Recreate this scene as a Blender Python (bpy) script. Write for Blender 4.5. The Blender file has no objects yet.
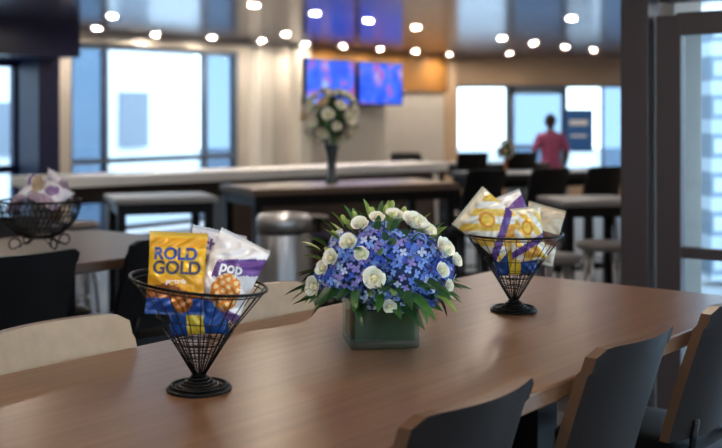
import bpy, math, random
from mathutils import Vector, Matrix, Euler
random.seed(7)
sc=bpy.context.scene
def s2l(c):
    return tuple(((x/255)/12.92 if x/255<=0.04045 else ((x/255+0.055)/1.055)**2.4) for x in c)
TH=math.atan2(.782,.623)
def P(a,n,z=0): return Vector((a*.623+n*.782, a*.782-n*.623, z))

# ---------------- materials
def mat(name,col,rough=.5,metal=0,noise=0,scale=8,emit=None,estr=0,coat=0,bump=0,spec=None,sub=0):
    m=bpy.data.materials.new(name); m.use_nodes=True
    nt=m.node_tree; b=nt.nodes['Principled BSDF']
    c=s2l(col)
    b.inputs['Base Color'].default_value=(*c,1)
    b.inputs['Roughness'].default_value=rough; b.inputs['Metallic'].default_value=metal
    if coat: b.inputs['Coat Weight'].default_value=coat
    if spec is not None: b.inputs['Specular IOR Level'].default_value=spec
    if sub:
        b.inputs['Subsurface Weight'].default_value=sub; b.inputs['Subsurface Scale'].default_value=.01
    if emit:
        b.inputs['Emission Color'].default_value=(*s2l(emit),1); b.inputs['Emission Strength'].default_value=estr
    if noise or bump:
        tc=nt.nodes.new('ShaderNodeTexCoord'); n=nt.nodes.new('ShaderNodeTexNoise'); n.inputs['Scale'].default_value=scale
        n.inputs['Detail'].default_value=4
        nt.links.new(tc.outputs['Object'],n.inputs['Vector'])
        if noise:
            r=nt.nodes.new('ShaderNodeValToRGB')
            r.color_ramp.elements[0].position=.3; r.color_ramp.elements[1].position=.7
            r.color_ramp.elements[0].color=(*[x*(1-noise) for x in c],1)
            r.color_ramp.elements[1].color=(*[min(1,x*(1+noise)) for x in c],1)
            nt.links.new(n.outputs['Fac'],r.inputs['Fac']); nt.links.new(r.outputs['Color'],b.inputs['Base Color'])
        if bump:
            bp=nt.nodes.new('ShaderNodeBump'); bp.inputs['Strength'].default_value=bump; bp.inputs['Distance'].default_value=.01
            nt.links.new(n.outputs['Fac'],bp.inputs['Height']); nt.links.new(bp.outputs['Normal'],b.inputs['Normal'])
    return m
def wood(name,c1,c2,rough=.28,sx=.8,sy=26):
    m=bpy.data.materials.new(name); m.use_nodes=True; nt=m.node_tree; b=nt.nodes['Principled BSDF']
    tc=nt.nodes.new('ShaderNodeTexCoord'); mp=nt.nodes.new('ShaderNodeMapping'); mp.inputs['Scale'].default_value=(sx,sy,sy)
    n=nt.nodes.new('ShaderNodeTexNoise'); n.inputs['Scale'].default_value=1.6; n.inputs['Detail'].default_value=6; n.inputs['Distortion'].default_value=.3
    r=nt.nodes.new('ShaderNodeValToRGB'); r.color_ramp.elements[0].position=.25; r.color_ramp.elements[1].position=.78
    r.color_ramp.elements[0].color=(*s2l(c1),1); r.color_ramp.elements[1].color=(*s2l(c2),1)
    L=nt.links.new
    L(tc.outputs['Object'],mp.inputs['Vector']); L(mp.outputs['Vector'],n.inputs['Vector']); L(n.outputs['Fac'],r.inputs['Fac']); L(r.outputs['Color'],b.inputs['Base Color'])
    b.inputs['Roughness'].default_value=rough
    return m
def glassmat(name,tint=(240,248,252),refl=.06,mx_=.8):
    m=bpy.data.materials.new(name); m.use_nodes=True; nt=m.node_tree; nt.nodes.clear()
    o=nt.nodes.new('ShaderNodeOutputMaterial'); t=nt.nodes.new('ShaderNodeBsdfTransparent'); g=nt.nodes.new('ShaderNodeBsdfGlossy'); mx=nt.nodes.new('ShaderNodeMixShader')
    t.inputs['Color'].default_value=(*s2l(tint),1); g.inputs['Roughness'].default_value=.03; 
    lw=nt.nodes.new('ShaderNodeLayerWeight'); lw.inputs['Blend'].default_value=.25
    mr=nt.nodes.new('ShaderNodeMapRange'); mr.inputs['To Min'].default_value=refl; mr.inputs['To Max'].default_value=mx_
    nt.links.new(lw.outputs['Fresnel'],mr.inputs['Value']); nt.links.new(mr.outputs['Result'],mx.inputs['Fac'])
    nt.links.new(t.outputs[0],mx.inputs[1]); nt.links.new(g.outputs[0],mx.inputs[2]); nt.links.new(mx.outputs[0],o.inputs['Surface'])
    return m
def brickmat(name,c1,c2,cm,scale,bw,rh,ms,rough=.5,metal=0,rot=0):
    m=bpy.data.materials.new(name); m.use_nodes=True; nt=m.node_tree; b=nt.nodes['Principled BSDF']
    tc=nt.nodes.new('ShaderNodeTexCoord'); mp=nt.nodes.new('ShaderNodeMapping'); mp.inputs['Rotation'].default_value=rot if isinstance(rot,tuple) else (0,0,rot)
    br=nt.nodes.new('ShaderNodeTexBrick'); br.offset=0 if ms<0 else .5
    br.inputs['Scale'].default_value=scale; br.inputs['Brick Width'].default_value=bw; br.inputs['Row Height'].default_value=rh; br.inputs['Mortar Size'].default_value=abs(ms)
    br.inputs['Color1'].default_value=(*s2l(c1),1); br.inputs['Color2'].default_value=(*s2l(c2),1); br.inputs['Mortar'].default_value=(*s2l(cm),1)
    nt.links.new(tc.outputs['Object'],mp.inputs['Vector']); nt.links.new(mp.outputs['Vector'],br.inputs['Vector']); nt.links.new(br.outputs['Color'],b.inputs['Base Color'])
    b.inputs['Roughness'].default_value=rough; b.inputs['Metallic'].default_value=metal
    return m
def attrmat(name,rough=.35,metal=0):
    m=bpy.data.materials.new(name); m.use_nodes=True; nt=m.node_tree; b=nt.nodes['Principled BSDF']
    a=nt.nodes.new('ShaderNodeAttribute'); a.attribute_name='Col'
    nt.links.new(a.outputs['Color'],b.inputs['Base Color']); b.inputs['Roughness'].default_value=rough; b.inputs['Metallic'].default_value=metal
    return m

# ---------------- mesh builder
class MB:
    def __init__(s): s.v=[];s.f=[];s.m=[];s.s=[];s.T=Matrix.Identity(4)
    def add(s,vs,fs,m=0,sm=False):
        o=len(s.v); s.v+= [tuple(s.T@Vector(x)) for x in vs]
        for f in fs: s.f.append([i+o for i in f]); s.m.append(m); s.s.append(sm)
    def box(s,c,d,m=0,rz=0,M=None):
        R=M if M else Matrix.Rotation(rz,4,'Z'); c=Vector(c)
        vs=[c+R@Vector((x*d[0]/2,y*d[1]/2,z*d[2]/2)) for x in(-1,1) for y in(-1,1) for z in(-1,1)]
        s.add(vs,[(0,1,3,2),(4,6,7,5),(0,4,5,1),(2,3,7,6),(0,2,6,4),(1,5,7,3)],m)
    def lathe(s,prof,c=(0,0,0),m=0,n=24,sm=True,cap=True,sx=1,sy=1):
        c=Vector(c); vs=[];fs=[]
        for r,z in prof:
            for i in range(n):
                a=2*math.pi*i/n; vs.append(c+Vector((r*math.cos(a)*sx,r*math.sin(a)*sy,z)))
        for j in range(len(prof)-1):
            for i in range(n):
                k=(i+1)%n; fs.append((j*n+i,j*n+k,(j+1)*n+k,(j+1)*n+i))
        if cap: fs.append(tuple(reversed(range(n)))); fs.append(tuple((len(prof)-1)*n+i for i in range(n)))
        s.add(vs,fs,m,sm)
    def tube(s,pts,r,m=0,n=6,closed=False,sm=True):
        pts=[Vector(p) for p in pts]; N=len(pts); vs=[];fs=[]
        rr=r if isinstance(r,(list,tuple)) else [r]*N
        up=None
        for i,p in enumerate(pts):
            if closed: t=pts[(i+1)%N]-pts[i-1]
            else: t=pts[min(i+1,N-1)]-pts[max(i-1,0)]
            if t.length<1e-9: t=Vector((0,0,1))
            t.normalize()
            if up is None:
                up=Vector((0,0,1)) if abs(t.z)<.9 else Vector((1,0,0))
            x=up-t*up.dot(t)
            if x.length<1e-6: x=Vector((1,0,0)).cross(t)
            x.normalize(); y=t.cross(x); up=x
            for k in range(n):
                a=2*math.pi*k/n; vs.append(p+(x*math.cos(a)+y*math.sin(a))*rr[i])
        for i in range(N if closed else N-1):
            j=(i+1)%N
            for k in range(n):
                l=(k+1)%n; fs.append((i*n+k,i*n+l,j*n+l,j*n+k))
        if not closed: fs.append(tuple(reversed(range(n)))); fs.append(tuple((N-1)*n+k for k in range(n)))
        s.add(vs,fs,m,sm)
    def ell(s,c,r,m=0,nu=14,nv=9,M=None,fn=None):
        c=Vector(c); vs=[];fs=[]
        M=M or Matrix.Identity(4)
        for j in range(nv+1):
            ph=math.pi*j/nv
            for i in range(nu):
                a=2*math.pi*i/nu; d=Vector((math.sin(ph)*math.cos(a),math.sin(ph)*math.sin(a),math.cos(ph)))
                q=Vector((d.x*r[0],d.y*r[1],d.z*r[2]))
                if fn: q*=fn(d)
                vs.append(c+M@q)
        for j in range(nv):
            for i in range(nu):
                k=(i+1)%nu; fs.append((j*nu+i,(j+1)*nu+i,(j+1)*nu+k,j*nu+k))
        s.add(vs,fs,m,True)
    def grid(s,fn,nu,nv,m=0,sm=True):
        vs=[fn(i/nu,j/nv) for j in range(nv+1) for i in range(nu+1)]
        fs=[(j*(nu+1)+i,j*(nu+1)+i+1,(j+1)*(nu+1)+i+1,(j+1)*(nu+1)+i) for j in range(nv) for i in range(nu)]
        s.add(vs,fs,m,sm)
    def obj(s,name,mats,loc=(0,0,0),rz=0,parent=None,bevel=0,rot=None):
        me=bpy.data.meshes.new(name); me.from_pydata(s.v,[],s.f)
        for x in mats: me.materials.append(x)
        me.polygons.foreach_set('material_index',s.m); me.polygons.foreach_set('use_smooth',s.s); me.update()
        o=bpy.data.objects.new(name,me); sc.collection.objects.link(o); o.location=loc
        o.rotation_euler=rot if rot else (0,0,rz)
        if parent: o.parent=parent
        if bevel:
            b=o.modifiers.new('bevel','BEVEL'); b.width=bevel; b.segments=2; b.limit_method='ANGLE'
        return o
def empty(name,loc=(0,0,0),rz=0,rot=None):
    e=bpy.data.objects.new(name,None); sc.collection.objects.link(e); e.location=loc; e.rotation_euler=rot if rot else (0,0,rz); e.empty_display_size=.1; return e

# ---------------- common materials
M_wood=wood('table_wood',(96,66,46),(128,94,68),.3)
M_woodedge=mat('table_edge',(70,42,28),.35)
M_dark=mat('dark_metal',(22,22,26),.4,.6)
M_black=mat('black_wire',(10,10,12),.35,.7)
M_chairdark=mat('chair_dark_shell',(26,18,16),.42,0,.2,6,spec=.3)
M_chairblack=mat('chair_black_vinyl',(14,13,15),.45,spec=.3)
M_tan=mat('chair_tan_upholstery',(176,156,134),.6,0,.06,30,bump=.1)
M_edge=mat('chair_edge_wood',(92,64,46),.35)
M_steel=mat('brushed_steel',(190,190,195),.3,.9)
M_navy=mat('navy_frame',(22,30,74),.4)
M_frame=mat('door_frame_bronze',(68,60,64),.45)
M_glass=glassmat('window_glass')
M_glasst=glassmat('tinted_glass',(162,180,196))
M_beige=mat('beige_plaster',(208,202,194),.8,0,.04,2)
M_warmlit=mat('warm_lit_panel',(176,124,60),.6,0,.1,3)  # ochre colour stands in for warm light on the wall behind the screens
M_greytop=mat('pale_laminate',(138,136,138),.4)
M_whitetop=mat('white_solid_surface',(248,248,248),.35)

# ---------------- room
CE=2.7
poly=[(-9.13,-2.2),(4.0,-2.2),(4.0,2.82),(1.36,4.93),(5.3,21),(1.64,20.9),(-9.13,7.28)]
def slab(name,poly,z0,z1,m):
    b=MB(); n=len(poly)
    vs=[(x,y,z0) for x,y in poly]+[(x,y,z1) for x,y in poly]
    fs=[tuple(reversed(range(n))),tuple(range(n,2*n))]+[(i,(i+1)%n,(i+1)%n+n,i+n) for i in range(n)]
    b.add(vs,fs); return b.obj(name,[m])
M_floor=mat('floor_carpet_tile',(72,66,66),.45,0,.25,1.5)
slab('floor',poly,-.1,0,M_floor)
M_ceil=brickmat('ceiling_metal_panels',(120,118,138),(98,96,120),(42,42,62),1,2.4,1.2,-.014,.18,.5,-TH)
slab('ceiling',poly,CE,CE+.12,M_ceil)
def wall(name,p0,p1,z0,z1,th,m,b=None):
    p0=Vector(p0[:2]);p1=Vector(p1[:2]); d=p1-p0; c=(p0+p1)/2
    mb=b or MB(); mb.box((c.x,c.y,(z0+z1)/2),(d.length,th,z1-z0),0,math.atan2(d.y,d.x))
    if b is None: return mb.obj(name,[m])
N0=-11.78
# back wall (runs parallel to the tables)
b=MB()
wall('',P(11.75,N0),P(17.35,N0),0,CE,.2,None,b)
wall('',P(8.7,N0),P(11.75,N0),2.55,CE,.2,None,b)
wall('',P(8.0,N0),P(8.7,N0),0,CE,.2,None,b)
wall('',P(0,N0),P(5.6,N0),0,CE,.2,None,b)
wall('',P(5.6,N0),P(8.0,N0),2.3,CE,.2,None,b)
b.obj('wall_back',[M_beige])
def window(name,p0,p1,z0,z1,mull,trans,mf,fr=.07,panes=None):
    p0=Vector(p0[:2]);p1=Vector(p1[:2]); d=p1-p0; L=d.length; c=(p0+p1)/2; a=math.atan2(d.y,d.x)
    e=empty(name,(c.x,c.y,0),a); f=MB()
    for x in [-L/2+fr/2,L/2-fr/2]+[(-L/2+L*t) for t in mull]: f.box((x,0,(z0+z1)/2),(fr,.09,z1-z0))
    for z in [z0+fr/2,z1-fr/2]+trans: f.box((0,0,z),(L,.08,fr))
    f.obj('frame',[mf],parent=e)
    xs=[-L/2+fr/2]+[(-L/2+L*t) for t in mull]+[L/2-fr/2]
    for i in range(len(xs)-1):
        g=MB(); g.box(((xs[i]+xs[i+1])/2,0,(z0+z1)/2),(xs[i+1]-xs[i],.012,z1-z0-fr)); g.obj('pane',[panes[i] if panes else M_glass],parent=e)
    return e
M_winf=mat('window_frame_slate',(96,112,134),.4)
window('window_1',P(8.7,N0),P(11.75,N0),.05,2.55,[.2,.79],[1.0],M_winf,panes=[M_glasst,M_glass,M_glasst])
window('window_2',P(5.6,N0),P(8.0,N0),.05,2.3,[.5],[.95],M_navy,.1,panes=[M_glass]*2)
# navy bulkhead + column on left
b=MB(); c=P(6.1,N0+.55); b.box((c.x,c.y,2.5),(4.2,.8,.4),0,TH); c=P(8.05,N0+.35); b.box((c.x,c.y,CE/2),(.3,.4,CE),0,TH)
b.obj('column_navy',[M_navy])
# panel with warm niche light painted in as ochre, and wood trims behind screens
b=MB(); c=P(15.2,N0+.13); b.box((c.x,c.y,2.36),(4.0,.05,.66),0,TH); b.obj('trim_1',[M_warmlit])
M_pil=mat('pale_pilaster',(228,224,216),.7)
b=MB()
for a in (12.1,13.0): c=P(a,N0+.2); b.box((c.x,c.y,CE/2),(.28,.22,CE),0,TH)
b.obj('trim_2',[M_pil])
# far wall
M_soff=mat('soffit_tan',(186,162,136),.7,0,.04,2)
b=MB(); b.box((3.5,21,(2.165+CE)/2),(4.0,.25,CE-2.165)); b.box((3.5,21,.2),(4.0,.2,.4)); b.box((1.68,20.9,CE/2),(.28,.4,CE)); b.obj('wall_far',[M_soff])
M_farf=mat('far_frame',(96,112,128),.4)
window('window_3',(1.8,21),(5.3,21),.4,2.165,[.28,.6,.8],[],M_farf,.05,panes=[M_glass,M_glasst,M_glass,M_glasst])
e=empty('door_2',(3.35,20.86,0)); f=MB()
for x in(-.5,.5): f.box((x,0,1.05),(.11,.07,2.1))
f.box((0,0,2.05),(1.1,.07,.12)); f.box((0,0,.2),(1.0,.06,.4)); f.box((0,0,1.0),(.95,.05,.06)); f.obj('door_frame',[M_farf],parent=e)
wall('wall_right',(5.42,21.1),(1.5,5.05),0,CE,.12,M_beige)
wall('wall_left',(-9.2,7.3),(-9.2,-2.2),0,CE,.14,M_beige)
b=MB()
wall('',(-9.2,-2.27),(-3.6,-2.27),0,CE,.14,None,b); wall('',(-3.6,-2.27),(3.3,-2.27),2.4,CE,.14,None,b); wall('',(-3.6,-2.27),(3.3,-2.27),0,.7,.14,None,b); wall('',(3.3,-2.27),(4.07,-2.27),0,CE,.14,None,b)
b.obj('wall_rear',[M_beige])
window('rear_fill_window',(-3.6,-2.27),(3.3,-2.27),.7,2.4,[.25,.5,.75],[],M_frame)  # unseen window added behind the camera, sized to let in soft fill light
wall('wall_side',(4.07,-2.2),(4.07,-.5),0,CE,.14,M_beige)
window('window_5',(4.07,-.5),(4.07,2.8),.05,2.65,[.33,.66],[],M_frame)
# right glazed door partition
pd=Vector((1.27,5.0)); nd=Vector((.782,-.623))
b=MB(); b.box((pd.x,pd.y,CE/2),(.135,.135,CE),0,TH)
c=pd+nd*1.75; b.box((c.x,c.y,2.42),(3.3,.13,.56),0,TH-math.pi/2)
b.obj('trim_3',[M_frame],bevel=.006)
e=empty('door_1',(pd+nd*.625).to_3d(),TH-math.pi/2)
f=MB(); W=.96
for x in(-W/2,W/2): f.box((x,0,1.04),(.115,.06,2.08))
f.box((0,0,2.04),(W-.07,.058,.1)); f.box((0,0,.13),(W-.07,.058,.24)); f.box((0,0,1.03),(W-.07,.05,.05))
f.obj('door_frame',[M_frame],parent=e,bevel=.004)
f=MB(); f.box((0,0,1.1),(W-.1,.012,1.9)); f.obj('door_glass',[M_glass],parent=e)
f=MB(); f.tube([(W/2-.06,-.03,.85),(W/2-.06,-.08,.85),(W/2-.06,-.08,1.25),(W/2-.06,-.03,1.25)],.012,0,8); f.obj('door_handle',[M_steel],parent=e)
c0=pd+nd*1.17; c1=pd+nd*3.42
window('window_4',c0,c1,.05,2.14,[.5],[1.03],M_frame)
# exterior
M_ext=brickmat('pale_block_facade',(196,210,224),(172,190,208),(120,138,158),1,.9,.2,.03,.8,0,(math.pi/2,0,0))
b=MB(); b.box((6.6,11.5,2.42),(6,.4,5.0)); b.obj('exterior_block_wall',[M_ext],rz=0)
b=MB(); b.box((0,0,-.2),(90,90,.1)); b.obj('exterior_pavement',[mat('pavement',(150,156,164),.8,0,.06,.5)],loc=(0,10,0))
M_fac=mat('pale_render_facade',(232,238,244),.8,0,.03,1)
M_opn=mat('facade_shutters',(124,134,150),.5)
b=MB(); c=P(10.3,N0-6); b.box((c.x,c.y,2.2),(12,.4,4.6),0,TH)
for a,w,z,h in ((4.6,1.6,1.4,1.9),(6.3,.7,1.4,1.9),(11.65,.45,1.35,.95),(14.6,.7,1.5,1.1)):
    c=P(a,N0-5.76); b.box((c.x,c.y,z),(w,.1,h),1,TH)
b.obj('exterior_building',[M_fac,M_opn])
b=MB(); M_sign=mat('sign_blue',(30,80,140),.4,emit=(40,96,150),estr=.25)
b.box((4.1,20.75,1.30),(.5,.03,.74),0); b.box((4.1,20.755,1.30),(.56,.02,.80),1); b.box((4.1,20.73,1.45),(.34,.01,.1),2); b.box((4.1,20.73,1.2),(.3,.01,.04),2)
b.obj('blue_poster',[M_sign,M_dark,M_whitetop])

# ---------------- downlights
L=[(-2.72,12.03),(-3.30,13.75),(-2.76,14.81),(-2.1,15.5),(-1.05,10.79),(-.49,11.67),(.09,12.55),(.68,13.59),(-1.01,14.81),(-1.45,16.1),
(-.86,17.0),(-.29,17.6),(.32,18.4),(.95,19.1),(1.62,20.1),(2.0,15.6),(2.63,16.74),(3.30,17.77),(3.93,18.6),(2.35,12.29),(2.66,19.7),
(-5,9.5),(-5,6),(-2.6,8.3),(-.6,7.2),(1.0,8.6),(-3,4.5),(-6,3),(-1.2,3.6),(.55,3.6),(.9,1.6),(-.7,1.4),(-3,1),(2.6,1.0)]
M_lamp=mat('downlight_lens',(255,230,190),.5,emit=(255,237,214),estr=500)
M_ring=mat('downlight_trim',(230,225,215),.4)
b=MB(); g=MB()
for x,y in L:
    b.lathe([(.001,CE-.012),(.052,CE-.012),(.052,CE-.002)],(x,y,0),0,16,False,False)
    g.lathe([(.054,CE-.002),(.054,CE-.016),(.072,CE-.01),(.072,CE-.002)],(x,y,0),0,18,True,False)
e=empty('recessed_downlights'); b.obj('lamp_lenses',[M_lamp],parent=e); g.obj('lamp_trims',[M_ring],parent=e)

# ---------------- tables
def table(name,c,rz,Ln,W,H,mt,me,ml,th=.045,style='frame'):
    e=empty(name,(c[0],c[1],0),rz)
    b=MB(); b.box((0,0,H-th/2),(Ln,W,th)); b.obj('tabletop',[mt],parent=e,bevel=.006)
    b=MB()
    if style=='frame':
        b.box((0,W/2-.06,H-th-.04),(Ln-.1,.04,.08)); b.box((0,-W/2+.06,H-th-.04),(Ln-.1,.04,.08))
        for x in(-Ln/2+.06,Ln/2-.06):
            b.box((x,0,H-th-.04),(.05,W-.1,.08)); b.box((x,0,.12),(.05,W-.1,.05))
            for y in(-W/2+.06,W/2-.06): b.box((x,y,(H-th)/2),(.06,.06,H-th))
        b.box((0,0,.12),(Ln-.1,.04,.05))
    else:
        b.box((0,0,H-th-.025),(Ln-.5,.3,.05))
        for x in(-Ln/2+.55,Ln/2-.55):
            b.box((x,0,(H-th)/2),(.12,.09,H-th-.01)); b.box((x,0,.02),(.5,.34,.04))
        b.box((0,0,.3),(Ln-1.1,.05,.06))
    b.obj('base',[ml],parent=e,bevel=.004)
    return e
c=P(1.84,-1.608); table('bar_table',c,TH,3.08,.98,1.08,M_wood,M_woodedge,M_dark,.04,'ped')
M_wood2=wood('table_wood_dark',(60,42,32),(84,60,46),.4)
c=P(1.84,-3.89); table('bar_table',c,TH,3.08,.98,1.08,M_wood2,M_woodedge,M_dark,.04,'ped')
M_dtop=wood('dark_table_wood',(78,62,54),(104,84,72),.3)
M_btop=mat('black_tabletop',(34,32,38),.35)
table('high_table',(-.167,8.77),math.radians(26.5),1.77,.75,1.08,M_dtop,None,M_dark,.05)
table('high_table',(1.75,10.6),math.radians(26.5),1.7,.7,1.08,M_btop,None,M_dark,.05)
table('high_table',(1.62,14.2),math.radians(12),1.5,.7,1.0,M_btop,None,M_dark,.05)
table('high_table',(-1.5,8.2),math.radians(20),.75,.6,1.03,M_greytop,None,M_dark,.04)
table('high_table',(1.72,8.3),math.radians(10),.62,.6,1.0,M_greytop,None,M_dark,.04)

# ---------------- chairs
def chair_mesh():
    sh=MB()
    def prof(s_,t,off):
        w=.2*(1-.02*t)
        x=s_*w; z=.80+.362*t
        y=-.19-.11*t**1.1+.045*s_*s_+off
        if t>.85: z-=.020*abs(s_)**12
        return (x,y,z)
    nu,nv=14,12
    sh.grid(lambda u,v:prof(2*u-1,v,.013),nu,nv,1)           # front upholstery
    sh.grid(lambda u,v:prof(1-2*u,v,-.013),nu,nv,0)          # rear shell
    loop=[(u/nu*2-1,0) for u in range(nu)]+[(1,v/nv) for v in range(nv)]+[(1-2*u/nu,1) for u in range(nu)]+[(-1,1-v/nv) for v in range(nv)]
    vs=[prof(a,t,.013) for a,t in loop]+[prof(a,t,-.013) for a,t in loop]; n=len(loop)
    sh.add(vs,[(i,i+n,(i+1)%n+n,(i+1)%n) for i in range(n)],2,False)
    def seat(u,v,top):
        a=2*u-1;c_=2*v-1
        k=max(abs(a),abs(c_)); rnd=(1-.12*(abs(a)*abs(c_))**3)
        z=(.765+.03*(1-k**4)) if top else .725
        return (a*.205*rnd,c_*.205*rnd,z)
    sh.grid(lambda u,v:seat(u,v,True),12,12,3); sh.grid(lambda u,v:seat(1-u,v,False),12,12,3)
    lp=[(i/12,0) for i in range(12)]+[(1,i/12) for i in range(12)]+[(1-i/12,1) for i in range(12)]+[(0,1-i/12) for i in range(12)]
    vs=[seat(u,v,True) for u,v in lp]+[seat(u,v,False) for u,v in lp]; n=len(lp)
    sh.add(vs,[(i,(i+1)%n,(i+1)%n+n,i+n) for i in range(n)],3,True)
    for x in(-.12,.12): sh.tube([(x,-.15,.73),(x,-.185,.75),(x*1.0,-.192,.80),(x,-.20,.85)],.010,4,8)
    for sx in(-1,1):
        for sy in(-1,1):
            sh.tube([(sx*.16,sy*.16,.735),(sx*.205,sy*.205,0.0)],[.017,.012],4,8)
    h=.28; k=.19
    sh.tube([(-k,-k,h),(k,-k,h),(k,k,h),(-k,k,h)],.009,4,8,True)
    return sh
_ch={}
def chair(a,n,flip,col):
    if col not in _ch:
        o=chair_mesh().obj('bar_chair',col_m[col]); _ch[col]=o
    else:
        o=bpy.data.objects.new('bar_chair',_ch[col].data); sc.collection.objects.link(o)
    c=P(a,n); o.location=(c.x,c.y,0); o.rotation_euler=(0,0,TH+(math.pi if flip else 0))
    return o
M_brn=mat('chair_brown_upholstery',(96,70,54),.45)
col_m={'t':[M_chairdark,M_tan,M_edge,M_chairblack,M_dark],'r':[M_chairdark,M_brn,M_edge,M_chairblack,M_dark],'b':[M_chairblack,M_chairblack,M_dark,M_chairblack,M_dark]}
for a in(1.62,2.27,2.90): chair(a,-1.30,False,'r')
for a in(1.55,2.21,2.86): chair(a,-1.87,True,'t')
for a in(1.66,2.28,2.92): chair(a,-3.54,False,'b')
for a in(1.66,2.28,2.92): chair(a,-4.2,True,'b')
for x,y,r in((.95,9.55,26),(1.55,9.85,26),(2.1,10.15,26),(1.3,13.55,12),(1.9,13.65,12),(.62,12.9,200)):
    o=chair(0,0,False,'b'); o.location=(x,y,0); o.rotation_euler=(0,0,math.radians(r))

def stool(c,rz,mseat,name='bar_stool',h=.76,back=False):
    b=MB(); b.lathe([(.001,h-.05),(.17,h-.05),(.185,h-.03),(.185,h-.01),(.16,h),(.001,h+.004)],(0,0,0),0,20,True,False)
    for i in range(4):
        a=math.pi/4+i*math.pi/2; b.tube([(.12*math.cos(a),.12*math.sin(a),h-.05),(.2*math.cos(a),.2*math.sin(a),0)],.013,1,8)
    b.tube([(.168*math.cos(t*math.pi/12),.168*math.sin(t*math.pi/12),.3) for t in range(24)],.008,1,6,True)
    b.obj(name,[mseat,M_dark if mseat!=M_steelseat else M_steel],loc=(c[0],c[1],0),rz=rz)
M_steelseat=mat('grey_seat',(120,116,118),.5)
for c in((-2.3,8.9),(-2.15,8.0),(-1.45,7.5)): stool(c,0,M_steelseat)
for c in((-.3,7.95),(.25,8.15),(.85,8.45),(-.45,9.45),(.35,9.8),(1.1,11.2)): stool(c,0,M_chairblack)
for c in((1.2,6.9),(1.2,7.6),(1.66,7.55)): stool(c,0,M_steelseat)

# ---------------- serving counter
A=Vector((-2.75,9.35));B=Vector((.98,12.4)); d=B-A; a=math.atan2(d.y,d.x); c=(A+B)/2+Vector((-d.y,d.x)).normalized()*.3
e=empty('serving_counter',(c.x,c.y,0),a)
b=MB(); b.box((0,0,1.035),(d.length,.62,.09)); b.obj('countertop',[M_whitetop],parent=e,bevel=.008)
b=MB(); b.box((.95,.05,.495),(2.7,.44,.99)); b.box((-2.2,.0,.495),(.1,.44,.99)); b.box((-1.2,0,.9),(2.1,.05,.16)); b.obj('cabinet',[mat('counter_cabinet_wood',(78,64,58),.5,0,.15,4)],parent=e)

# ---------------- TVs
def tvmat(seed):
    m=bpy.data.materials.new('screen_image'); m.use_nodes=True; nt=m.node_tree; b=nt.nodes['Principled BSDF']
    tc=nt.nodes.new('ShaderNodeTexCoord'); n=nt.nodes.new('ShaderNodeTexNoise'); n.inputs['Scale'].default_value=3.2; n.noise_dimensions='4D'; n.inputs['W'].default_value=seed
    r=nt.nodes.new('ShaderNodeValToRGB'); el=r.color_ramp.elements
    el[0].position=0; el[0].color=(*s2l((16,40,170)),1); el[1].position=1; el[1].color=(*s2l((235,235,255)),1)
    for p,c in((.42,(20,80,235)),(.54,(60,110,240)),(.6,(170,60,160)),(.66,(110,180,250))):
        x=el.new(p); x.color=(*s2l(c),1)
    nt.links.new(tc.outputs['Object'],n.inputs['Vector']); nt.links.new(n.outputs['Fac'],r.inputs['Fac'])
    nt.links.new(r.outputs['Color'],b.inputs['Emission Color']); b.inputs['Emission Strength'].default_value=1.3; b.inputs['Base Color'].default_value=(0,0,0,1)
    return m
for i,a_ in enumerate((13.25,14.57)):
    c=P(a_+.25,N0+.38,2.13); e=empty('wall_television',c,TH)
    b=MB(); b.box((0,0,0),(1.24,.06,.74)); b.box((0,.11,0),(.3,.18,.3)); b.obj('housing',[M_dark],parent=e,bevel=.005)
    b=MB(); b.box((0,-.034,0),(1.18,.006,.68)); b.obj('screen',[tvmat(i*3.1+1)],parent=e)

# ---------------- steel bin
b=MB()
b.lathe([(.0,0),(.17,0),(.175,.02),(.175,.86),(.165,.88),(.165,.90),(.178,.91),(.178,.97),(.16,1.0),(.12,1.0),(.115,.97),(.115,.9),(.0,.9)],(0,0,0),0,36,True,False)
b.tube([(.177*math.cos(t*math.pi/18),.177*math.sin(t*math.pi/18),.89) for t in range(36)],.006,1,6,True)
b.obj('trash_bin',[M_steel,M_dark],loc=(-.49,7.0,0))

# ---------------- flowers
def orient(d):
    d=Vector(d).normalized(); return d.to_track_quat('Z','Y').to_matrix().to_4x4()
def floret(b,c,d,r,m):
    R=orient(d)@Matrix.Rotation(random.random()*6.3,4,'Z')
    for k in range(4):
        Q=R@Matrix.Rotation(k*math.pi/2+random.uniform(-.1,.1),4,'Z')
        up=random.uniform(.1,.4)
        pts=[(0,0,0),(r*.45,-r*.38,r*up*.5),(r*.9,-r*.34,r*up),(r*1.08,0,r*up*.8),(r*.9,r*.34,r*up),(r*.45,r*.38,r*up*.5),(r*.55,0,r*up*.35)]
        b.add([Vector(c)+Q@Vector(p) for p in pts],[(6,0,1),(6,1,2),(6,2,3),(6,3,4),(6,4,5),(6,5,0)],m,True)
def rose(b,c,d,r,m,mc,openk=1.0):
    R=orient(d); c=Vector(c)
    b.ell(c+R@Vector((0,0,r*.35)),(r*.32,r*.32,r*.5),mc,10,6,R)
    N=15
    for k in range(N):
        t=k/(N-1); ang=k*2.4; rad=r*(.18+.62*t); h=r*(1.0-.35*t); wid=.75+.25*t; tilt=.05+.75*t*openk
        Q=R@Matrix.Rotation(ang,4,'Z')
        def fn(u,v,rad=rad,h=h,tilt=tilt,wid=wid,Q=Q):
            a=(2*u-1)*wid*(.55+.45*math.sin(math.pi*min(1,v*.75+.15)))
            rr=rad*(.35+.65*v**.6)+r*tilt*.38*v*v
            z=h*v*(1-.18*(2*u-1)**2)-(.10*r if v>.9 else 0)*tilt
            return c+Q@Vector((rr*math.cos(a),rr*math.sin(a),z))
        b.grid(fn,5,5,m,True)
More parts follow.
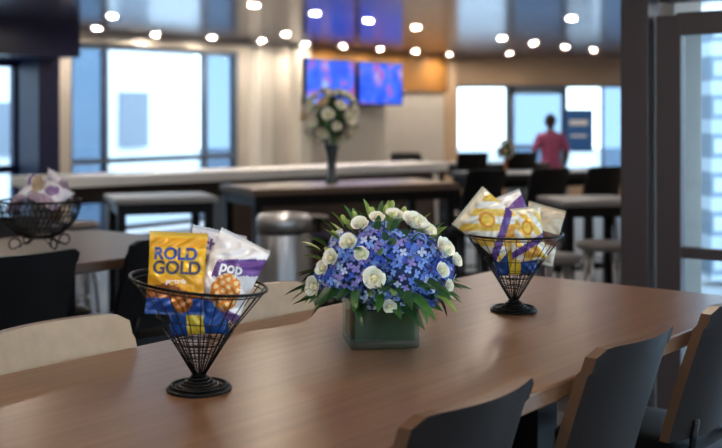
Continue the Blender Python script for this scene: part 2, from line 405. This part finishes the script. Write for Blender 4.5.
def leaf(b,c,d,ln,w,m,up=(0,0,1),curl=.25):
    d=Vector(d).normalized(); c=Vector(c); u_=Vector(up); x=d.cross(u_)
    if x.length<.01: x=Vector((1,0,0))
    x.normalize(); nn=x.cross(d)
    roll=random.uniform(-.6,.6); x2=x*math.cos(roll)+nn*math.sin(roll); n2=nn*math.cos(roll)-x*math.sin(roll)
    def fn(u,v):
        s_=2*u-1; ww=w*(math.sin(math.pi*min(1,v**.8))**.8)*.5+.0004
        return c+d*ln*v*(1-.1*curl*v)+x2*s_*ww+n2*(abs(s_)*ww*.35-curl*ln*v*v)
    b.grid(fn,4,7,m,True)
M_bl=[mat('hydrangea_blue_a',(94,132,222),.6,sub=.1),mat('hydrangea_blue_b',(132,166,238),.6,sub=.1),mat('hydrangea_violet',(146,136,210),.6,sub=.1),mat('hydrangea_pale',(200,210,242),.6,sub=.1),mat('hydrangea_deep',(62,92,194),.6)]
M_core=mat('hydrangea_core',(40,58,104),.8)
M_ros=mat('rose_cream',(250,246,232),.5,sub=.2); M_rosc=mat('rose_heart',(232,224,176),.6)
M_lf=[mat('leaf_green',(60,104,46),.4,0,.2,30),mat('leaf_dark',(34,70,34),.4,0,.2,30),mat('leaf_lime',(124,152,68),.45,0,.15,30)]
M_bud=mat('bud_green',(168,184,92),.5); M_stem=mat('stem_green',(70,105,48),.5)
M_vg=glassmat('vase_glass',(226,238,230),.03,.5)

FX,FY=.047,2.72
e=empty('flower_arrangement',(FX,FY,1.08),math.radians(8))
def rsq(h,r,z,n=5):
    out=[]
    for q in range(4):
        cx=(h-r)*(1 if q in(0,3) else -1); cy=(h-r)*(1 if q in(0,1) else -1)
        for i in range(n+1):
            a=q*math.pi/2+i/n*math.pi/2; out.append((cx+r*math.cos(a),cy+r*math.sin(a),z))
    return out
b=MB(); rings=[rsq(.082,.012,.001),rsq(.085,.014,.004),rsq(.085,.014,.118),rsq(.083,.013,.121),rsq(.079,.011,.118),rsq(.079,.011,.018)]
n=len(rings[0]); vs=[p for r in rings for p in r]; fs=[tuple(reversed(range(n))),tuple((len(rings)-1)*n+i for i in range(n))]
for j in range(len(rings)-1):
    for i in range(n): k=(i+1)%n; fs.append((j*n+i,j*n+k,(j+1)*n+k,(j+1)*n+i))
b.add(vs,fs,0,False); b.obj('vase',[M_vg],parent=e)
# leaf lining inside the vase
b=MB(); ring=rsq(.076,.012,0)
def lin(u,v):
    k=u*24; i=int(k)%24; w=ring[i]
    return (w[0],w[1],.022+.093*v)
b.grid(lin,24,6,0,True); b.add([(x,y,.022) for x,y,_ in ring],[tuple(range(24))],0); b.add([(x,y,.11) for x,y,_ in ring],[tuple(range(24))],0)
M_line=mat('leaf_lining',(40,60,24),.4,0,.7,14,bump=.4)
b.obj('leaf_lining',[M_line],parent=e)
C=Vector((0,0,.186)); RX,RY,RZ=.155,.145,.12
def surf(dx,dz,k=1.0):
    q=1-(dx/.19)**2-(dz/.145)**2; dy=-math.sqrt(max(0,q))*RY
    return Vector((dx,dy*k,dz))
b=MB()
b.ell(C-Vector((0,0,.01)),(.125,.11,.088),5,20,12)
heads=[(.05,.0,.060),(.02,.058,.050),(-.09,.005,.050),(.095,.048,.046),(-.045,-.045,.050),(.11,-.045,.050),(-.035,.062,.046),(.04,-.055,.048),(-.145,-.015,.042),(.153,.0,.042),(-.10,.058,.040)]
hs=[(surf(x,z,.75),r) for x,z,r in heads]
hs+=[(Vector((x,y,z)),r) for x,y,z,r in((0,.08,.04,.055),(-.08,.07,.02,.05),(.08,.08,.02,.05),(0,.02,.075,.05),(.1,.02,.05,.04),(-.1,.01,.05,.04),(0,.1,-.03,.05))]
hues=[0,1,2,0,3,0,2,1,2,0,1]+[0,1,2,1,0,2,1]
for hi,(c,r) in enumerate(hs):
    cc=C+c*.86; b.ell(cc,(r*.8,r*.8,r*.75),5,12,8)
    hue=hues[hi]
    for i in range(95):
        z=1-2*(i+.5)/95; a=i*2.39996; q=math.sqrt(1-z*z); dd=Vector((q*math.cos(a),q*math.sin(a),z))
        if dd.dot(c)<-.5*c.length: continue
        p=cc+dd*r*random.uniform(.86,1.08)
        floret(b,p,dd+Vector([random.uniform(-.25,.25) for _ in range(3)]),random.uniform(.0088,.0118),random.choice([hue,hue,hue,1,3,2,4,4]))
b.obj('hydrangeas',M_bl+[M_core],parent=e)
b=MB()
for x,z,r in((-.058,.104,.024),(.06,.105,.033),(-.035,-.005,.029),(.124,.05,.03),(.116,.005,.022),(-.085,.068,.024),(-.155,-.03,.027),(-.122,.035,.023),(.0,-.066,.018),(.02,.122,.023),(-.02,.117,.021),(.155,.022,.022),(.09,.09,.024),(-.14,.012,.02),(-.06,.045,.020),(.135,-.03,.018)):
    p=surf(x,z); rose(b,C+p*1.07,p+Vector((0,-.03,.05)),r,0,1,.7)
for p in((-.09,.08,.06),(.1,.08,.05),(0,.12,.04)): p=Vector(p); rose(b,C+p,p,.024,0,1)
b.obj('roses',[M_ros,M_rosc],parent=e)
b=MB()
for i in range(105):
    a=i*2.39996; el=random.uniform(-.4,.2); rr=random.uniform(.09,.135)
    d=Vector((math.cos(a),math.sin(a),el)); p=Vector((math.cos(a)*rr,math.sin(a)*rr*.95,.130+random.uniform(-.012,.05)))
    leaf(b,p,d+Vector((0,0,random.uniform(-.15,.35))),random.uniform(.07,.12),random.uniform(.024,.038),random.choice([0,1,1,0,2]),curl=random.uniform(.1,.45))
for i in range(60):
    a=random.uniform(0,6.28); ph=random.uniform(.2,1.4); d=Vector((math.cos(a)*math.sin(ph),math.sin(a)*math.sin(ph),math.cos(ph)))
    p=C+Vector((d.x*RX,d.y*RY,d.z*RZ))*1.0; leaf(b,p,d+Vector((0,0,.3)),random.uniform(.035,.06),.018,random.choice([0,0,2]),curl=.2)
b.obj('foliage',M_lf,parent=e)
b=MB()
for x,y,z in((-.095,-.03,.125),(-.07,-.05,.135),(-.035,-.06,.145),(.005,-.06,.15),(.03,0,.155),(.015,-.09,.135),(-.02,0,.14),(.06,.0,.14),(.09,-.03,.12),(.125,-.05,.085),(-.12,-.05,.09),(-.135,-.04,.05),(.15,-.03,.05),(-.16,-.05,.0),(.045,-.07,.135)):
    p=Vector((x,y,z)); d=(p+Vector((0,0,.05))).normalized(); q=C+p
    b.tube([C+p*.6,q-d*.01],.0016,1,5); b.ell(q,(.007,.007,.016),0,8,8,orient(d),lambda dd:1-.35*max(0,dd.z))
b.obj('lisianthus_buds',[M_bud,M_stem],parent=e)

def tall(name,loc,sc_=1.0,n_ros=26,vc=(60,66,70)):
    e=empty(name,loc); e.scale=(sc_,)*3
    b=MB(); b.lathe([(.0,0),(.05,0),(.052,.01),(.032,.05),(.03,.14),(.045,.24),(.062,.30),(.058,.30),(.04,.24),(.026,.14),(.0,.06)],(0,0,0),0,24,True,False)
    b.obj('vase',[mat('smoked_vase',vc,.1,0,coat=.5)],parent=e)
    C2=Vector((0,0,.50)); b=MB()
    b.ell(C2,(.13,.13,.15),2,16,10)
    for i in range(n_ros):
        z=1-1.75*(i+.5)/n_ros; a=i*2.39996; q=math.sqrt(max(0,1-z*z)); d=Vector((q*math.cos(a),q*math.sin(a),z))
        rose(b,C2+Vector((d.x*.16,d.y*.16,d.z*.19))*random.uniform(.95,1.25),d,random.uniform(.04,.062),0 if random.random()<.85 else 3,1)
    for i in range(50):
        z=random.uniform(-.9,1); a=random.uniform(0,6.28); q=math.sqrt(1-z*z); d=Vector((q*math.cos(a),q*math.sin(a),z))
        leaf(b,C2+d*.12,d,random.uniform(.08,.14),.04,random.choice([2,4]))
    for i in range(8):
        a=i*.8; b.tube([(0.0,0,.1),(.03*math.cos(a),.03*math.sin(a),.3),C2+Vector((.06*math.cos(a),.06*math.sin(a),-.05))],.004,4,5)
    b.obj('blooms',[M_ros,M_rosc,M_lf[1],mat('bloom_peach',(236,212,180),.6),M_lf[0]],parent=e)
tall('tall_flower_arrangement',(-.235,8.8,1.08),1.02,34)
tall('tall_flower_arrangement',(1.36,10.35,1.08),.42,26,(190,120,90))

# ---------------- wire baskets
def cone_basket(loc,rz=0,tilt=(0,0)):
    e=empty('wire_snack_basket',loc,rz); b=MB()
    ap=.032; H=.222; R=.139
    tx,ty=tilt
    def rim(a,r,z):
        zz=z+(tx*math.cos(a)+ty*math.sin(a))*r/R*(z-ap)/(H-ap)
        return (r*math.cos(a),r*math.sin(a),zz)
    for k in range(26):
        a=2*math.pi*k/26; b.tube([rim(a,.006,ap-.01),rim(a,R*.5,ap+(H-ap)*.5),rim(a,R,H)],.0013,0,5)
    for f_,w in((1,.0034),(.955,.0016),(.62,.0012),(.35,.0014),(.2,.0014)):
        b.tube([rim(2*math.pi*t/48,R*f_,ap+(H-ap)*f_) for t in range(48)],w,0,6,True)
    N=300; b.tube([rim(2*math.pi*14*i/N,.006+R*.5*(i/N),ap+(H-ap)*.5*(i/N)) for i in range(N)],.0007,0,4)
    N=240; pts=[]
    for i in range(N):
        t=i/(N-1); r=.062-.052*t**.9; pts.append((r*math.cos(2*math.pi*7*t),r*math.sin(2*math.pi*7*t),.004+.030*t**1.6))
    b.tube(pts,.003,0,6)
    b.tube([(.064*math.cos(2*math.pi*t/40),.064*math.sin(2*math.pi*t/40),.0038) for t in range(40)],.0038,0,6,True)
    b.tube([(.058*math.cos(2*math.pi*t/40),.058*math.sin(2*math.pi*t/40),.011) for t in range(40)],.003,0,6,True)
    b.obj('wire_cone',[M_black],parent=e)
    return e
cone_basket((-.332,2.255,1.08),.3,(-.016,.006))
cone_basket((.438,3.15,1.08),1.0,(0,0))

M_bag=attrmat('printed_foil',.26,.1)
def pil(x,y,w,h,T,seed):
    X=min(1,abs(2*x/w)); Y=min(1,abs(2*y/h))
    k=(max(0,1-X**2.6))**.6*(max(0,1-(Y/.9)**3) if Y<.9 else 0)**.6
    wr=.0026*math.sin(x*190+seed+6*math.sin(y*60+seed))*(.3+Y)*min(1,k*3)+.0022*math.sin(y*150+x*80+seed*2)*min(1,k*3)
    return T*k+wr
def bag(name,loc,rot,w,h,T,fn,texts=(),seed=0):
    nu,nv=40,52; vs=[];fs=[];cols=[]
    for side in(-1,1):
        for j in range(nv+1):
            for i in range(nu+1):
                x=(i/nu-.5)*w; y=(j/nv-.5)*h
                e_=1-.05*(1-abs(2*y/h)**2)
                z=pil(x,y,w,h,T,seed+side)
                bend=.006*math.sin(x*30+seed)*abs(2*y/h)**3
                vs.append((x*e_,side*z+bend,y+ (.0012*math.sin(i*2.2) if j in(0,nv) else 0)))
    n1=(nu+1)*(nv+1)
    for side in(0,1):
        for j in range(nv):
            for i in range(nu):
                q=[j*(nu+1)+i,j*(nu+1)+i+1,(j+1)*(nu+1)+i+1,(j+1)*(nu+1)+i]
                q=[k+side*n1 for k in q]
                if side: q.reverse()
                fs.append(q); u=(i+.5)/nu; v=(j+.5)/nv
                if side: u=1-u
                c=fn(u,v); 
                if v<.04 or v>.96: c=tuple(x*.85 for x in c)
                cols.append(s2l(c))
    me=bpy.data.meshes.new(name); me.from_pydata(vs,[],fs); me.materials.append(M_bag)
    ca=me.color_attributes.new('Col','FLOAT_COLOR','CORNER')
    for p in me.polygons:
        p.use_smooth=True
        for li in p.loop_indices: ca.data[li].color=(*cols[p.index],1)
    o=bpy.data.objects.new(name,me); sc.collection.objects.link(o); o.location=loc; o.rotation_euler=rot
    import bmesh
    for txt,x0,y0,size,col,rr in texts:
        cu=bpy.data.curves.new('t','FONT'); cu.body=txt; cu.size=size; cu.align_x='CENTER'; cu.align_y='CENTER'; cu.offset=size*.03
        to=bpy.data.objects.new('t',cu); sc.collection.objects.link(to); bpy.context.view_layer.update()
        tm=bpy.data.meshes.new_from_object(to.evaluated_get(bpy.context.evaluated_depsgraph_get())); bpy.data.objects.remove(to)
        bm=bmesh.new(); bm.from_mesh(tm)
        bmesh.ops.subdivide_edges(bm,edges=[q for q in bm.edges if q.calc_length()>size*.2],cuts=2)
        for v in bm.verts:
            X=v.co.x*math.cos(rr)-v.co.y*math.sin(rr)+x0; Y=v.co.x*math.sin(rr)+v.co.y*math.cos(rr)+y0
            e_=1-.05*(1-abs(2*Y/h)**2)
            v.co=(X*e_,-pil(X,Y,w,h,T,seed-1)-.0024+.006*math.sin(X*30+seed)*abs(2*Y/h)**3,Y)
        bm.to_mesh(tm); bm.free()
        tm.materials.clear(); tm.materials.append(mat('print_ink',col,.35)); to=bpy.data.objects.new('lettering',tm); sc.collection.objects.link(to); to.parent=o
    return o
def pret(u,v):
    if v>.93: return (236,190,70)
    if v<.30+.06*math.sin(u*5):
        if (u-.62)**2+((v-.17)*1.3)**2<.035: return (200,120,50) if int((u+v)*22)%3 else (120,60,24)
        return (34,70,140) if v<.2 else (150,84,34)
    if .46<v<.80: return (244,186,36)
    return (232,166,44)
def pop(u,v):
    if (u-.62)**2+(v-.30)**2*1.1<.07: return (226,136,50) if math.sin(u*40)*math.sin(v*44)>-.2 else (250,214,150)
    if abs(v-.60-.35*(u-.5))<.12 and u>.25: return (112,74,146)
    if v<.12: return (130,100,160)
    return (246,242,244)
def strp(u,v):
    if v>.86: return (236,226,204)
    if (u-.5)**2*1.3+(v-.60)**2*1.6<.035: return (226,150,50) if (u-.5)**2*1.3+(v-.60)**2*1.6>.015 else (250,214,90)
    if abs(v-.27-.3*(u-.5))<.07: return (96,66,140)
    if (u-.6)**2+(v-.12)**2<.03: return (220,160,70)
    return (240,236,228) if (u+v)%.4>.2 else (240,200,90)
def tanb(u,v):
    if .35<v<.55: return (118,84,70)
    if (u-.5)**2+(v-.2)**2<.03: return (216,150,60)
    return (206,188,162) if v>.3 else (236,226,206)
def blu(u,v):
    if .3<v<.6: return (240,200,60)
    return (40,80,150)
def grey(u,v):
    if .4<v<.62: return (110,80,140)
    return (220,218,228) if v>.3 else (180,158,130)
R_=math.radians
Bx,By=-.332,2.255
bag('snack_bag',(Bx-.040,By-.035,1.325),(R_(-12),R_(3),R_(8)),.118,.165,.02,pret,(('ROLD',-.004,.036,.034,(50,70,150),0),('GOLD',0,.008,.036,(70,60,90),0),('pretzels',0,-.018,.013,(250,240,220),0)),1)
bag('snack_bag',(Bx+.062,By-.005,1.316),(R_(-10),R_(24),R_(-14)),.118,.16,.028,pop,(('pop',.006,.018,.032,(250,248,250),.25),),2)
bag('snack_bag',(Bx+.02,By+.05,1.325),(R_(8),R_(12),R_(10)),.115,.16,.018,grey,(('chips',0,.05,.03,(100,60,140),0),),3)
bag('snack_bag',(Bx+.0,By+.0,1.235),(R_(4),R_(88),R_(5)),.085,.12,.022,blu,(),4)
Bx,By=.438,3.15
bag('snack_bag',(Bx-.070,By-.03,1.332),(R_(-14),R_(-50),R_(10)),.14,.17,.03,strp,(),5)
bag('snack_bag',(Bx-.005,By+.03,1.325),(R_(-16),R_(-24),R_(-5)),.13,.175,.028,pop,(),6)
bag('snack_bag',(Bx+.030,By-.035,1.305),(R_(-12),R_(-6),R_(5)),.10,.15,.024,strp,(),9)
bag('snack_bag',(Bx+.078,By+.01,1.30),(R_(-8),R_(14),R_(-10)),.11,.165,.024,tanb,(),7)
bag('snack_bag',(Bx+.005,By-.0,1.225),(R_(2),R_(85),R_(0)),.085,.12,.02,blu,(),8)

# bowl basket on second table
bl=(-1.325,4.54,1.08)
b=MB(); R=.165
for k in range(44):
    a=2*math.pi*k/44; b.tube([(R*math.sin(t)*math.cos(a+.35*t),R*math.sin(t)*math.sin(a+.35*t),.045+.16*(1-math.cos(t))) for t in [.15+i*1.42/8 for i in range(9)]],.0024,0,5)
for t in(.15,.5,.85,1.2,1.57): b.tube([(R*math.sin(t)*math.cos(q*math.pi/20),R*math.sin(t)*math.sin(q*math.pi/20),.045+.16*(1-math.cos(t))) for q in range(40)],.0045 if t>1.5 else .0025,0,6,True)
for k in range(4):
    a=math.pi/4+k*math.pi/2; pts=[]
    for i in range(20):
        t=i/19; an=t*5.2; r=.018+.012*t
        pts.append(((.06+.055+r*math.sin(an))*math.cos(a),(.06+.055+r*math.sin(an))*math.sin(a),.033-r*math.cos(an)))
    b.tube([(.03*math.cos(a),.03*math.sin(a),.05),(.08*math.cos(a),.08*math.sin(a),.03)]+pts,.003,0,6)
b.obj('wire_fruit_bowl',[M_black],loc=bl)
def silv(u,v):
    if (u-.5)**2+(v-.5)**2<.05: return (130,104,150)
    return (204,202,214) if v>.25 else (150,130,150)
for i,(dx,dy,rx,ry,fn) in enumerate(((-.06,-.04,-58,-30,silv),(.06,-.05,-62,25,silv),(0,.05,-50,5,silv),(-.01,-.02,-75,80,grey),(.07,.05,-50,50,silv))):
    bag('snack_bag',(bl[0]+dx,bl[1]+dy,1.08+.22+.01*i),(R_(rx),R_(ry),R_(i*30-40)),.13,.15,.026,fn,(),10+i)
c=P(1.75,-3.95); b=MB(); b.box((0,0,.008),(.3,.2,.012),0); b.box((0,0,.022),(.2,.14,.018),1); b.obj('napkin_tray',[M_dark,M_whitetop],loc=(c.x-.15,c.y+.3,1.08),rz=TH)

# ---------------- person (seen from behind)
def skin(name,verts,edges,rad,root=0,sub=2):
    me=bpy.data.meshes.new(name); me.from_pydata(verts,edges,[]); o=bpy.data.objects.new(name,me); sc.collection.objects.link(o)
    m=o.modifiers.new('s','SKIN'); m.use_smooth_shade=True
    for i,r in enumerate(rad): me.skin_vertices[0].data[i].radius=r if isinstance(r,tuple) else (r,r)
    me.skin_vertices[0].data[root].use_root=True
    s_=o.modifiers.new('u','SUBSURF'); s_.levels=sub; s_.render_levels=sub
    bpy.context.view_layer.update()
    em=bpy.data.meshes.new_from_object(o.evaluated_get(bpy.context.evaluated_depsgraph_get())); bpy.data.objects.remove(o)
    return em
M_skin=mat('skin_brown',(88,58,44),.5); M_shirt=mat('shirt_rose',(178,88,130),.8,0,.1,12); M_pants=mat('trousers_charcoal',(42,42,54),.8); M_hair=mat('hair_black',(18,15,14),.8,bump=.5,scale=60); M_shoe=mat('shoes_black',(20,18,18),.5)
pe=empty('standing_man',(2.76,16.0,0),math.radians(8))
V=[];E=[];Rr=[]
def addv(p,r,par=None):
    V.append(p);Rr.append(r)
    if par is not None: E.append((par,len(V)-1))
    return len(V)-1
pel=addv((0,0,.86),(.15,.105)); w=addv((0,0,.98),(.14,.098),pel); ch=addv((0,.01,1.14),(.175,.11),w); up=addv((0,0,1.27),(.15,.09),ch); nk=addv((0,.005,1.36),(.058,.056),up); hd=addv((0,.015,1.43),(.05,.055),nk)
for s_ in(-1,1):
    sh=addv((s_*.17,0,1.285),(.066,.066),up)
    el=addv((s_*.24,-.01,1.05),(.046,.046),addv((s_*.215,-.005,1.17),(.060,.060),sh))
    wr=addv((s_*.235,.06+.04*(s_>0),.84),(.027,.027),addv((s_*.24,.03,.95),(.040,.040),el))
    hp=addv((s_*.085,0,.78),(.095,.095),pel); kn=addv((s_*.10,.015,.45),(.06,.062),addv((s_*.095,0,.62),(.08,.082),hp))
    an=addv((s_*.105,-.015,.09),(.042,.044),addv((s_*.103,-.01,.28),(.055,.058),kn))
me=skin('body',V,E,Rr)
for m_ in(M_skin,M_shirt,M_pants): me.materials.append(m_)
for p in me.polygons:
    c=p.center; p.use_smooth=True
    if c.z>1.355: k=0
    elif abs(c.x)>.165 and c.z<1.09: k=0
    elif c.z>.80 and not(abs(c.x)>.19 and c.z<1.0): k=1
    else: k=2
    p.material_index=k
o=bpy.data.objects.new('body',me); sc.collection.objects.link(o); o.parent=pe
b=MB()
b.ell((0,.02,1.505),(.078,.098,.115),0,20,14,None,lambda d:1-.10*max(0,-d.z)*(1 if d.y<.3 else .5))
b.ell((0,.008,1.525),(.083,.098,.103),1,20,14,None,lambda d:1 if d.z>-.35 and d.y<.75 else .85)
for s_ in(-1,1): b.ell((s_*.080,.02,1.50),(.010,.018,.03),0,8,6); b.ell((s_*.03,.112,1.515),(.012,.008,.008),2,8,6)
b.ell((0,.120,1.49),(.013,.018,.022),0,8,6); b.ell((0,.112,1.455),(.024,.008,.008),3,8,6)
b.obj('head',[M_skin,M_hair,M_whitetop,mat('lips',(110,60,55),.5)],parent=pe)
b=MB()
b.lathe([(.068,1.335),(.070,1.35),(.064,1.372),(.060,1.372)],(0,.004,0),0,20,True,False)
for s_ in(-1,1): b.lathe([(.036,0),(.05,.01),(.052,.09),(.045,.13),(.04,.06)],(s_*.105,0.0,.0),1,12,True,True,1,1); b.ell((s_*.107,.06,.039),(.045,.13,.038),2,14,8)
b.obj('collar_and_shoes',[M_shirt,M_pants,M_shoe],parent=pe)
for s_ in(-1,1):
    y0=.06+.04*(s_>0)
    hv=[(0,0,.02),(0,.005,-.03),(0,.008,-.07)]
    me=skin('palm',[(s_*.235,y0+p[1],.84+p[2]) for p in hv],[(0,1),(1,2)],[(.022,.026),(.016,.036),(.014,.038)],0,1)
    me.materials.append(M_skin); o=bpy.data.objects.new('palm',me); sc.collection.objects.link(o); o.parent=pe
    for k in range(4):
        ln=(.062,.072,.068,.052)[k]; fy=y0+.034-.020*k; z0=.775
        pts=[(s_*.235,fy,z0),(s_*.233,fy+.003,z0-ln*.45),(s_*.225,fy+.004,z0-ln*.8),(s_*.216,fy+.003,z0-ln)]
        me=skin('finger',pts,[(0,1),(1,2),(2,3)],[.0095,.009,.008,.007],0,1); me.materials.append(M_skin); o=bpy.data.objects.new('finger',me); sc.collection.objects.link(o); o.parent=pe
    pts=[(s_*.232,y0+.02,.81),(s_*.226,y0+.05,.785),(s_*.222,y0+.058,.755)]
    me=skin('thumb',pts,[(0,1),(1,2)],[.012,.010,.008],0,1); me.materials.append(M_skin); o=bpy.data.objects.new('thumb',me); sc.collection.objects.link(o); o.parent=pe

# ---------------- world, lights, camera
w=bpy.data.worlds.new('sky'); sc.world=w; w.use_nodes=True; nt=w.node_tree; bg=nt.nodes['Background']
tc=nt.nodes.new('ShaderNodeTexCoord'); sp=nt.nodes.new('ShaderNodeSeparateXYZ'); r=nt.nodes.new('ShaderNodeValToRGB')
r.color_ramp.elements[0].color=(.80,.92,1,1); r.color_ramp.elements[1].color=(.66,.84,1,1); r.color_ramp.elements[0].position=0.0
nt.links.new(tc.outputs['Generated'],sp.inputs[0]); nt.links.new(sp.outputs['Z'],r.inputs['Fac']); nt.links.new(r.outputs['Color'],bg.inputs['Color'])
bg.inputs['Strength'].default_value=5.5
sc.view_settings.view_transform='Standard'
cam=bpy.data.cameras.new('camera'); co=bpy.data.objects.new('camera',cam); sc.collection.objects.link(co)
co.location=(0,0,1.65); co.rotation_euler=(math.pi/2,0,0); cam.sensor_width=36; cam.lens=1100/722*36; cam.shift_y=-112/722
cam.dof.use_dof=True; cam.dof.focus_distance=2.6; cam.dof.aperture_fstop=3.0
cam.clip_start=.05; cam.clip_end=200
sc.camera=co
